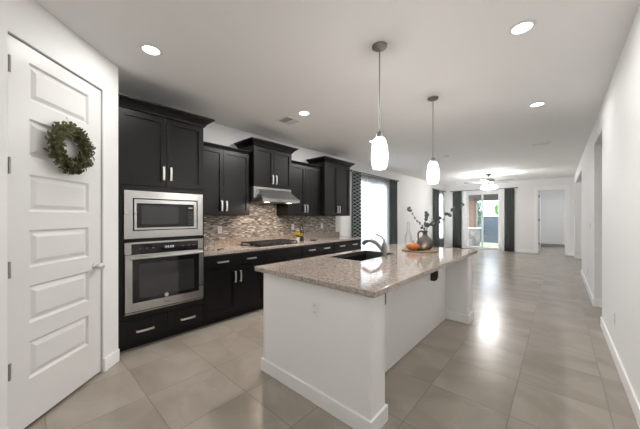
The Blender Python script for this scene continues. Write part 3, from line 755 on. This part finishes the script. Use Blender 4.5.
# granite top with sink cut-out
it = thing('island_countertop', 'polished speckled beige granite island countertop with sink cut-out', 'countertop', (-1.45, 2.77, .875))
X0, X1, Y0, Y1 = -2.069, -.825, 1.411, 4.135; SX = (-1.955, -1.50); SY = (2.31, 3.09)
def counter():
    bm = bmesh.new(); xs_ = [X0, SX[0], SX[1], X1]; ys = [Y0, SY[0], SY[1], Y1]
    V = {}
    for z in (.875, .914):
        for i, x in enumerate(xs_):
            for j, y in enumerate(ys): V[i, j, z] = bm.verts.new((x, y, z))
    for i in range(3):
        for j in range(3):
            if i == 1 and j == 1: continue
            for z in (.875, .914): bm.faces.new((V[i, j, z], V[i+1, j, z], V[i+1, j+1, z], V[i, j+1, z]))
    def side(a, b): bm.faces.new((V[a+(.875,)], V[b+(.875,)], V[b+(.914,)], V[a+(.914,)]))
    for i in range(3): side((i, 0), (i+1, 0)); side((i, 3), (i+1, 3)); side((0, i), (0, i+1)); side((3, i), (3, i+1))
    for a, b in (((1, 1), (2, 1)), ((2, 1), (2, 2)), ((2, 2), (1, 2)), ((1, 2), (1, 1))): side(a, b)
    ve = [e for e in bm.edges if abs(e.verts[0].co.z-e.verts[1].co.z) > .01]
    ce = [e for e in ve if (e.verts[0].co.x in (X0, X1) or min(abs(e.verts[0].co.x-X0), abs(e.verts[0].co.x-X1)) < 1e-4) and min(abs(e.verts[0].co.y-Y0), abs(e.verts[0].co.y-Y1)) < 1e-4]
    bmesh.ops.bevel(bm, geom=ce, offset=.009, segments=3, affect='EDGES')
    return bm
obj('slab', counter(), GRANITE, it, bev=.003)
sk = thing('kitchen_sink', 'dark undermount sink set in the island countertop', 'sink', (-1.715, 2.70, .67))
a, b, c, d = SX[0]+.001, SX[1]-.001, SY[0]+.001, SY[1]-.001
obj('bowl', B((a, b, c, d, .67, .68), (a, a+.008, c, d, .68, .912), (b-.008, b, c, d, .68, .912), (a+.008, b-.008, c, c+.008, .68, .912), (a+.008, b-.008, d-.008, d, .68, .912)), SINKM, sk)
bm = bmesh.new(); lathe(bm, [(.042, .6805), (.040, .684), (.030, .682), (.005, .682)], -1.715, 2.70, 20); obj('drain', bm, NICKEL, sk, smooth='auto')
fa = thing('faucet', 'brushed nickel single-lever kitchen faucet beside the island sink', 'faucet', (-1.43, 2.66, .9145))
bm = bmesh.new(); lathe(bm, [(.034, .9148), (.033, .922), (.027, .928), (.025, .96), (.027, 1.03), (.025, 1.065), (.016, 1.085), (.004, 1.090)], -1.43, 2.66, 24); obj('body', bm, NICKD, fa, smooth='auto')
bm = bmesh.new(); sp_ = curve([(-1.435, 2.66, .975), (-1.475, 2.66, 1.025), (-1.54, 2.66, 1.075), (-1.61, 2.66, 1.094), (-1.665, 2.66, 1.080)], 6)
tube(bm, sp_, [.025-.006*min(1, i/14) for i in range(len(sp_))], 14); spo = obj('spout', bm, NICKD, fa, smooth='auto')
bm = bmesh.new(); tube(bm, [(-1.645, 2.66, 1.089), (-1.672, 2.66, 1.079), (-1.695, 2.66, 1.060), (-1.700, 2.66, 1.045)], [.019, .023, .024, .020], 14); obj('spray_head', bm, NICKD, spo, smooth='auto')
bm = bmesh.new(); lv = curve([(-1.43, 2.66, 1.085), (-1.438, 2.66, 1.115), (-1.465, 2.66, 1.145), (-1.53, 2.66, 1.170)], 5); tube(bm, lv, [.011-.006*i/len(lv) for i in range(len(lv))], 12); obj('lever', bm, NICKD, fa, smooth='auto')

# ------------------------------------------------------------------ centrepiece
IT = .9145
bm = bmesh.new(); lathe(bm, [(.215, IT), (.230, IT+.006), (.232, IT+.014), (.226, IT+.017), (.222, IT+.012), (.01, IT+.011)], -1.385, 3.545, 40)
tag(recenter(obj('serving_tray', bm, WOOD, None, smooth='auto')), 'round wooden tray on the far part of the island counter', 'tray')
TT = IT+.0125
pk = thing('pumpkin', 'small orange pumpkin on the wooden tray', 'pumpkin', (-1.425, 3.425, TT))
bm = bmesh.new(); px_, py_ = -1.425, 3.425
prof = []
for i in range(13):
    t = PI*i/12-PI/2; prof.append((max(.008, .086*math.cos(t)**.8 if math.cos(t) > 0 else .008), TT+.049+.049*math.sin(t)))
lathe(bm, prof, px_, py_, 64, rad=lambda a: .93+.07*abs(math.cos(a*5))**.6); obj('body', bm, PUMP, pk, smooth=True)
bm = bmesh.new(); tube(bm, curve([(px_, py_, TT+.090), (px_, py_+.002, TT+.108), (px_-.008, py_+.01, TT+.124)], 4), [.014, .012, .010, .009, .008, .007, .007, .008, .009], 8); obj('stem', bm, STEMM, pk, smooth=True)
jx, jy = -1.345, 3.625
jg = thing('jug', 'brown glazed pottery jug with a loop handle on the wooden tray', 'vase', (jx, jy, TT))
bm = bmesh.new(); lathe(bm, [(r, TT+z) for r, z in ((.055, 0), (.075, .012), (.100, .045), (.108, .080), (.100, .115), (.075, .150), (.042, .178), (.030, .198), (.029, .222), (.036, .244), (.038, .252), (.033, .250), (.024, .225), (.025, .2))], jx, jy, 36); obj('body', bm, TERRA, jg, smooth='auto')
sd = Vector((-.745, -.667, 0))
bm = bmesh.new(); tube(bm, curve([Vector((jx, jy, TT+.235))+sd*.03, Vector((jx, jy, TT+.245))+sd*.062, Vector((jx, jy, TT+.215))+sd*.092, Vector((jx, jy, TT+.165))+sd*.092, Vector((jx, jy, TT+.128))+sd*.088], 5), .0105, 10); obj('handle', bm, TERRA, jg, smooth='auto')
# glass bottle left of the jug
bottle('glass_bottle', 'tall slender clear glass bottle behind the pumpkin, left of the jug', 'bottle', -1.625, 3.735, IT,
       [(.045, 0), (.050, .01), (.050, .16), (.040, .20), (.020, .25), (.017, .36), (.022, .375)], CLEAR)
# star ornament
bm = bmesh.new(); sc_ = Vector((-1.30, 3.475, TT+.062)); R_ = Vector((.745, .667, 0)); U_ = Vector((0, 0, 1)); Q = Vector((-.667, .745, 0))
for k in range(6):
    a = PI*k/6+.25; v = (R_*math.cos(a)+U_*math.sin(a)*.85+Q*(.25*math.sin(2*a)))*.072; tube(bm, [sc_-v, sc_, sc_+v], [.002, .005, .002], 6)
mn = min(v.co.z for v in bm.verts); bmesh.ops.translate(bm, verts=bm.verts[:], vec=(0, 0, TT+.0005-mn))
tag(recenter(obj('star_ornament', bm, BEIGE)), 'pale spiky twig star leaning in front of the jug on the tray', 'ornament')
bm = bmesh.new(); random.seed(5)
for k in range(3):
    x, y = -1.345+.035*k*.745, 3.40+.035*k*.667; r = .017
    lathe(bm, [(max(.002, r*math.cos(PI*i/8-PI/2)), TT+r+r*math.sin(PI*i/8-PI/2)) for i in range(9)], x, y, 12)
    tag(recenter(obj('berry', bm, BOTTLE, None, smooth=True)), 'small dark round ornament on the tray between the pumpkin and the star', 'ornament', 'dark round ornaments on the tray'); bm = bmesh.new()
bm.free()
# eucalyptus branches (R_ = sideways, U_ = up)
mouth = Vector((jx, jy, TT+.246))
def branch(pts, lab, nl, seed, ls=.024):
    random.seed(seed); t = thing('eucalyptus_branch', lab, 'branch', (jx, jy, TT+.20), 'eucalyptus branches in the jug')
    P = curve([mouth-U_*.03]+[mouth+R_*a+U_*b+Q*c for a, b, c in pts], 8)
    bm = bmesh.new(); tube(bm, P, [.0032-.0018*i/len(P) for i in range(len(P))], 6); obj('stem', bm, TWIG, t, smooth=True)
    bm = bmesh.new()
    for k in range(nl):
        f = .28+.72*(k/(nl-1)); i = min(len(P)-2, int(f*(len(P)-1))); p = P[i]; d = (P[i+1]-P[i]).normalized()
        for sg in (-1, 1):
            dd = d*.4+(U_.cross(d)*sg*random.uniform(.3, 1)+U_*random.uniform(-.6, .8)*sg); L = ls*random.uniform(.9, 1.6)
            dd.normalize(); nn = Vector((.67, -.74, .1))+Vector([random.uniform(-.5, .5) for _ in range(3)])
            s = dd.cross(nn).normalized(); cen = p+dd*(L*.75); n = 10
            ctr = bm.verts.new(cen+s.cross(dd)*.002); rg = [bm.verts.new(cen+(dd*math.cos(2*PI*q/n)*.62+s*math.sin(2*PI*q/n)*.55)*L) for q in range(n)]
            for q in range(n): bm.faces.new((ctr, rg[q], rg[(q+1) % n]))
    obj('leaves', bm, EUC, t)
branch([(-.03, .06, 0), (-.10, .14, .02), (-.17, .25, .03), (-.21, .33, .04)], 'eucalyptus branch in the jug arching to the left', 8, 1, .022)
branch([(-.005, .05, 0), (.0, .12, -.02), (.01, .20, -.03), (.005, .235, -.03)], 'short upright eucalyptus branch in the middle of the jug', 9, 2, .026)
branch([(.04, .05, 0), (.13, .12, -.02), (.25, .21, -.04), (.37, .29, -.05), (.47, .35, -.05)], 'long eucalyptus branch in the jug reaching far right', 12, 3, .032)
branch([(.03, .05, .02), (.10, .09, .05), (.17, .12, .07), (.22, .155, .08)], 'low eucalyptus branch in the jug leaning right under the long one', 9, 4, .030)

# ------------------------------------------------------------------ curtains
def cloth(p0, p1, z0, z1, folds, depth, th=.004, top=None):
    bm = bmesh.new(); p0 = Vector(p0); p1 = Vector(p1); d = p1-p0; L = d.length; d.normalize(); n = Vector((-d.y, d.x))
    N = folds*10; rows = 8; G = []
    for j in range(rows+1):
        f = j/rows; row = []
        for i in range(N+1):
            t = i/N; o = depth*math.sin(2*PI*folds*t+.35*math.sin(3*f+t*5))*(1-.25*f)+.15*depth*math.sin(2*PI*folds*t*2.3+1)
            w_ = 1-.03*math.sin(PI*f)
            q = p0+d*(L*(.5+(t-.5)*w_))+n*o; row.append(bm.verts.new((q.x, q.y, z0+(z1-z0)*f)))
        G.append(row)
    for j in range(rows):
        for i in range(N): bm.faces.new((G[j][i], G[j][i+1], G[j+1][i+1], G[j+1][i]))
    return bm
def drape(lab, p0, p1, mat, folds=5, cat='curtain', name='curtain', z1=2.49, depth=.035, z0=.012, g=None, th=.003):
    o = obj(name, cloth(p0, p1, z0, z1, folds, depth), mat, None, smooth=True)
    if th:
        s = o.modifiers.new('thick', 'SOLIDIFY'); s.thickness = th
    tag(recenter(o), lab, cat, g); return o
def rod(lab, a, b, wall, z=2.505):
    t = thing('curtain_rod', lab, 'curtain rod', ((a[0]+b[0])/2, (a[1]+b[1])/2, z), 'thin dark curtain rods')
    bm = bmesh.new(); tube(bm, [(a[0], a[1], z), (b[0], b[1], z)], .011, 10); obj('rod', bm, DARKM, t, smooth='auto')
    dr = (Vector(b)-Vector(a)).normalized()
    for e, s in ((a, -1), (b, 1)):
        c = Vector((e[0], e[1], z)); dv = Vector((dr.x, dr.y, 0))*s
        bm = bmesh.new(); tube(bm, [c, c+dv*.008, c+dv*.025, c+dv*.045, c+dv*.055], [.011, .02, .026, .02, .006], 12); obj('finial', bm, DARKM, t, smooth=True)
        c2 = c-dv*.07; bm = bmesh.new(); tube(bm, [c2, c2+Vector((wall[0], wall[1], 0))], .007, 8); obj('bracket', bm, DARKM, t)
cx_ = XL+.075
drape('dark lattice-patterned curtain hanging between the kitchen run and the kitchen-wall window', (cx_, 5.44), (cx_, 5.80), DRAPE, 4, g=None)
drape('dark lattice-patterned curtain on the far side of the large sheer-covered window', (cx_, 7.40), (cx_, 7.86), DRAPE, 4)
drape('wide white sheer curtain across the large window of the kitchen wall', (cx_-.03, 5.80), (cx_-.03, 7.40), SHEER, 13, 'curtain', 'sheer_curtain', depth=.018, th=0)
rod('curtain rod above the large kitchen-wall window', (cx_, 5.40), (cx_, 7.92), (-.074, 0))
drape('dark curtain beside the narrow window near the far left corner', (cx_, 11.22), (cx_, 11.80), DRAPEP, 5)
drape('white sheer curtain over the narrow window near the far left corner', (cx_-.03, 11.80), (cx_-.03, 12.55), SHEER, 6, 'curtain', 'sheer_curtain', depth=.018, th=0)
rod('curtain rod above the narrow window near the far left corner', (cx_, 11.16), (cx_, 12.60), (-.074, 0))
cy_ = YF-.09
drape('charcoal curtain left of the sliding glass door', (-3.54, cy_), (-3.17, cy_), DRAPEP, 4)
drape('charcoal curtain right of the sliding glass door', (-1.62, cy_), (-1.30, cy_), DRAPEP, 4)
drape('narrow white sheer gathered at the left of the sliding door', (-3.17, cy_+.03), (-2.98, cy_+.03), WCLOTH, 3, 'curtain', 'sheer_curtain', depth=.018, th=0)
drape('narrow white sheer gathered at the right of the sliding door', (-1.81, cy_+.03), (-1.62, cy_+.03), WCLOTH, 3, 'curtain', 'sheer_curtain', depth=.018, th=0)
rod('curtain rod above the sliding glass door', (-3.58, cy_), (-1.24, cy_), (0, .089))

# ------------------------------------------------------------------ ceiling fixtures
def downlight(x, y, lab, e=LAMP):
    t = thing('recessed_light', lab, 'ceiling light', (x, y, CZ-.008), 'recessed ceiling lights')
    bm = bmesh.new(); lathe(bm, [(.062, CZ-.0005), (.085, CZ-.0005), (.085, CZ-.004), (.066, CZ-.009), (.062, CZ-.009)], x, y, 32, closed=False); obj('trim_ring', bm, PLATE, t, smooth='auto')
    bm = bmesh.new(); lathe(bm, [(.0615, CZ-.006), (.0615, CZ-.001)], x, y, 32); obj('lamp_lens', bm, LAMPM, t)
    area('downlight', (x, y, CZ-.012), (0, 0, 0), .12, .12, e, (1, .985, .965), shape='DISK')
downlight(-2.57, .73, 'recessed ceiling light nearest the pantry door', 5)
downlight(-2.58, 2.56, 'recessed ceiling light beside the square vent', 27)
downlight(-2.58, 4.37, 'recessed ceiling light just behind the nearer pendant', 27)
downlight(-.205, 2.49, 'largest-looking recessed ceiling light, at the upper right')
downlight(-.205, 4.31, 'recessed ceiling light between the upper right lamp and the slot vent')
downlight(-.205, .68, 'recessed ceiling light behind the viewer')
fl = thing('fill_dome_light', 'added fill lamp with round white glass shade, unseen behind the viewer', 'ceiling light', (-.95, -1.1, CZ))  # unseen fill lamp, added to brighten the ceiling and near room
bm = bmesh.new(); lathe(bm, [(.07, CZ-.0005), (.07, CZ-.02), (.02, CZ-.03), (.012, CZ-.10), (.012, CZ-.12)], -.95, -1.1, 24); obj('canopy', bm, NICKEL, fl, smooth='auto')
bm = bmesh.new(); lathe(bm, [(.012, CZ-.121), (.10, CZ-.13), (.17, CZ-.17), (.19, CZ-.23), (.16, CZ-.29), (.08, CZ-.33), (.002, CZ-.335)], -.95, -1.1, 28, closed=False); obj('glass_shade', bm, SHADE, fl, smooth='auto')
p = bpy.data.lights.new('fill_dome_bulb', 'POINT'); p.energy = 24; p.shadow_soft_size = .06; p.color = (1, .98, .95)
o = bpy.data.objects.new('fill_dome_bulb', p); C.objects.link(o); o.location = (-.95, -1.1, CZ-.23)
downlight(.2, 14.9, 'added unseen ceiling light brightening the room beyond the doorway', 9)  # out of view, put in only to light the back room
# pendants
def pendant(x, y, lab):
    t = thing('pendant_light', lab, 'pendant light', (x, y, CZ), 'pendant lights over the island')
    def L(name, prof, mat, n=28, **k):
        bm = bmesh.new(); lathe(bm, prof, x, y, n, **k); return obj(name, bm, mat, t, smooth='auto')
    L('canopy', [(.062, CZ-.0005), (.062, CZ-.012), (.050, CZ-.022), (.012, CZ-.030)], NICKD)
    L('rod', [(.005, CZ-.030), (.005, 2.068)], NICKD, 10)
    L('socket_cap', [(.010, 2.072), (.018, 2.066), (.026, 2.045), (.030, 2.0225)], NICKD)
    L('shade', [(.029, 2.022), (.044, 2.010), (.055, 1.985), (.063, 1.93), (.066, 1.88), (.065, 1.83), (.060, 1.79), (.052, 1.764), (.049, 1.764), (.057, 1.79), (.062, 1.83)], SHADE, closed=False)
    p = bpy.data.lights.new('pendant_bulb', 'POINT'); p.energy = 11; p.shadow_soft_size = .03; p.color = (1, .96, .9)
    o = bpy.data.objects.new('pendant_bulb', p); C.objects.link(o); o.location = (x, y, 1.87)
pendant(-1.107, 1.976, 'nearer pendant light with white glass shade over the island')
pendant(-1.117, 3.264, 'farther pendant light with white glass shade over the island')
# vents, smoke detector
VS = simple('vent_slot', (.30, .29, .28, 1), .6)
v = thing('ceiling_vent', 'square white ceiling vent above the range hood side of the kitchen', 'ceiling vent', (-2.957, 2.615, CZ-.012))
va = (-3.09, -2.825, 2.48, 2.745)
obj('frame', B((va[0], va[1], va[2], va[2]+.02, CZ-.010, CZ-.0005), (va[0], va[1], va[3]-.02, va[3], CZ-.010, CZ-.0005), (va[0], va[0]+.02, va[2]+.02, va[3]-.02, CZ-.010, CZ-.0005), (va[1]-.02, va[1], va[2]+.02, va[3]-.02, CZ-.010, CZ-.0005)), PLATE, v)
obj('duct', B((va[0]+.02, va[1]-.02, va[2]+.02, va[3]-.02, CZ-.003, CZ-.0006)), VS, v)
m = 2.613
for k in range(8):
    x = va[0]+.03+k*.028; bm = bmesh.new(); prism(bm, [(x, CZ-.004), (x+.016, CZ-.012), (x+.018, CZ-.011), (x+.002, CZ-.003)], 'y', va[2]+.02, m-.004); obj('slat', bm, PLATE, v)
for k in range(4):
    y = m+.008+k*.026; bm = bmesh.new(); prism(bm, [(y, CZ-.004), (y+.016, CZ-.012), (y+.018, CZ-.011), (y+.002, CZ-.003)], 'x', va[0]+.02, va[1]-.02); obj('slat', bm, PLATE, v)
v = thing('ceiling_vent', 'narrow slot vent in the ceiling towards the far room', 'ceiling vent', (-.26, 6.72, CZ-.01))
obj('frame', B((-.40, -.12, 6.66, 6.68, CZ-.01, CZ-.0005), (-.40, -.12, 6.76, 6.78, CZ-.01, CZ-.0005), (-.40, -.38, 6.68, 6.76, CZ-.01, CZ-.0005), (-.14, -.12, 6.68, 6.76, CZ-.01, CZ-.0005)), PLATE, v)
obj('duct', B((-.38, -.14, 6.68, 6.76, CZ-.003, CZ-.0006)), VS, v)
for k in range(3): obj('slat', B((-.38, -.14, 6.693+k*.022, 6.701+k*.022, CZ-.010, CZ-.004)), PLATE, v)
bm = bmesh.new(); lathe(bm, [(.065, CZ-.0005), (.065, CZ-.02), (.055, CZ-.032), (.02, CZ-.035)], -1.95, 6.57, 24)
tag(obj('smoke_detector', bm, PLATE, None, smooth='auto'), 'round white smoke detector on the ceiling between the pendants and the fan', 'smoke detector')
# ceiling fan
fx, fy = -1.72, 10.26
fn = thing('ceiling_fan', 'brushed nickel ceiling fan with lit glass shades in the far room', 'ceiling fan', (fx, fy, CZ))
def L(name, prof, mat, n=28, **k):
    bm = bmesh.new(); lathe(bm, prof, fx, fy, n, **k); return obj(name, bm, mat, fn, smooth='auto')
L('canopy', [(.085, CZ-.0005), (.080, CZ-.02), (.045, CZ-.055), (.02, CZ-.065)], NICKD)
L('downrod', [(.014, CZ-.06), (.014, 2.63)], NICKD, 12)
L('motor_housing', [(.03, 2.64), (.08, 2.625), (.150, 2.60), (.160, 2.56), (.150, 2.50), (.10, 2.48), (.05, 2.47)], NICKD)
FANB = simple('fan_blade', (.22, .21, .20, 1), .4)
for k in range(5):
    a = math.radians(41.8+8+72*k); u = Vector((math.cos(a), math.sin(a), 0)); s = Vector((-u.y, u.x, .15)).normalized(); c = Vector((fx, fy, 2.515))
    bm = bmesh.new(); ol = [(.14, .045), (.20, .050), (.55, .068), (.68, .062), (.72, .03)]
    pts = [c+u*r+s*w_ for r, w_ in ol]+[c+u*r-s*w_ for r, w_ in reversed(ol)]
    A = [bm.verts.new(p) for p in pts]; Bq = [bm.verts.new(p+Vector((0, 0, .008))) for p in pts]; n = len(pts)
    for i in range(n): bm.faces.new((A[i], A[(i+1) % n], Bq[(i+1) % n], Bq[i]))
    bm.faces.new(A[::-1]); bm.faces.new(Bq); obj('blade', bm, FANB, fn)
L('light_kit', [(.05, 2.47), (.075, 2.45), (.075, 2.42), (.03, 2.40)], NICKD)
for k in range(4):
    a = math.radians(20+90*k); u = Vector((math.cos(a), math.sin(a), 0)); c = Vector((fx, fy, 2.43))
    bm = bmesh.new(); tube(bm, [c+u*.06, c+u*.10+Vector((0, 0, .005)), c+u*.135-Vector((0, 0, .02))], .012, 8); ar = obj('lamp_arm', bm, NICKD, fn, smooth=True)
    bm = bmesh.new(); q = c+u*.135-Vector((0, 0, .02)); dn = (u*.35-Vector((0, 0, 1))).normalized()
    tube(bm, [q, q+dn*.02, q+dn*.06, q+dn*.10, q+dn*.125], [.02, .032, .045, .055, .060], 18); obj('glass_shade', bm, FANSHADE, ar, smooth='auto')
    p = bpy.data.lights.new('fan_bulb', 'POINT'); p.energy = 32; p.shadow_soft_size = .04; p.color = (1, .98, .95)
    o = bpy.data.objects.new('fan_bulb', p); C.objects.link(o); o.location = q+dn*.085


# ------------------------------------------------------------------ outdoors
struct('ground', B((-30, 20, 13.03, 60, -.30, -.08), (-30, -4.01, -20, 13.03, -.30, -.08), (-4.01, 20, -20, -2.73, -.30, -.08)), CONC)
struct('patio_slab', B((-6, -.86, 13.03, 14.35, -.08, -.02)), CONC)
g = obj('lawn', B((-9, -.86, 14.35, 17.0, -.079, -.03)), GRASS); g['kind'] = 'stuff'; tag(g, 'sunlit green lawn behind the sliding glass door', 'grass')
pr = struct('patio_roof', B((-6, -.86, 13.03, 14.9, 2.62, 2.75), (-6, -.86, 14.6, 14.85, 2.14, 2.62)), SOFFIT)
cl = thing('patio_column', 'brown stucco patio column with stone base outside the sliding door', 'column', (-3.18, 14.68, -.03))
obj('shaft', B((-3.40, -2.96, 14.60, 14.84, .86, 2.139), bev=.01), STUC, cl)
obj('stone_base', B((-3.47, -2.86, 14.53, 14.90, -.03, .80), bev=.01), STONE, cl)
obj('cap', B((-3.50, -2.83, 14.50, 14.93, .80, .86), bev=.006), CONC, cl)
fw = struct('garden_wall', B((-12, -.2, 17.0, 17.18, -.08, 1.36), (-12, -.2, 16.98, 17.20, 1.36, 1.40)), BLOCK)
hs = thing('neighbour_house', 'pale neighbouring house beyond the garden wall', 'house', (-5, 27, -.08))
obj('walls', B((-9.5, -1.0, 24, 30, -.08, 4.6)), HOUSEW, hs)
bm = bmesh.new(); prism(bm, [(-10, 4.601), (-.5, 4.601), (-5.2, 6.2)], 'y', 23.6, 30.4); obj('roof', bm, ROOFM, hs)
def tree(name, lab, x, y, h, r, mat, n, seed, z0=.9, cat='tree'):
    random.seed(seed); t = thing(name, lab, cat, (x, y, -.03))
    bm = bmesh.new(); tube(bm, curve([(x, y, -.03), (x+.05, y, h*.35), (x, y+.05, h*.75)], 4), [.06]*5+[.04]*4, 8); obj('trunk', bm, TWIG, t, smooth=True)
    bm = bmesh.new()
    for k in range(n):
        a = random.random()*2*PI; u = random.uniform(-1, 1); q = math.sqrt(1-u*u); rr = random.random()**.4
        c = Vector((x+r*rr*q*math.cos(a), y+r*rr*q*math.sin(a), (z0+h)/2+(h-z0)/2*rr*u))
        leaf(bm, c, Vector([random.uniform(-1, 1) for _ in range(3)]), Vector([random.uniform(-1, 1) for _ in range(3)])+Vector((.01, 0, 0)), .13, .08)
    obj('foliage', bm, mat, t)
tree('shrub', 'dark green shrub growing behind the patio column', -3.28, 16.5, 2.4, .17, TREED, 700, 4, .1, 'shrub')
tree('tree', 'bright green young tree showing above the garden wall outside the sliding door', -2.62, 18.6, 2.2, .22, TREEL, 400, 5, 1.4)
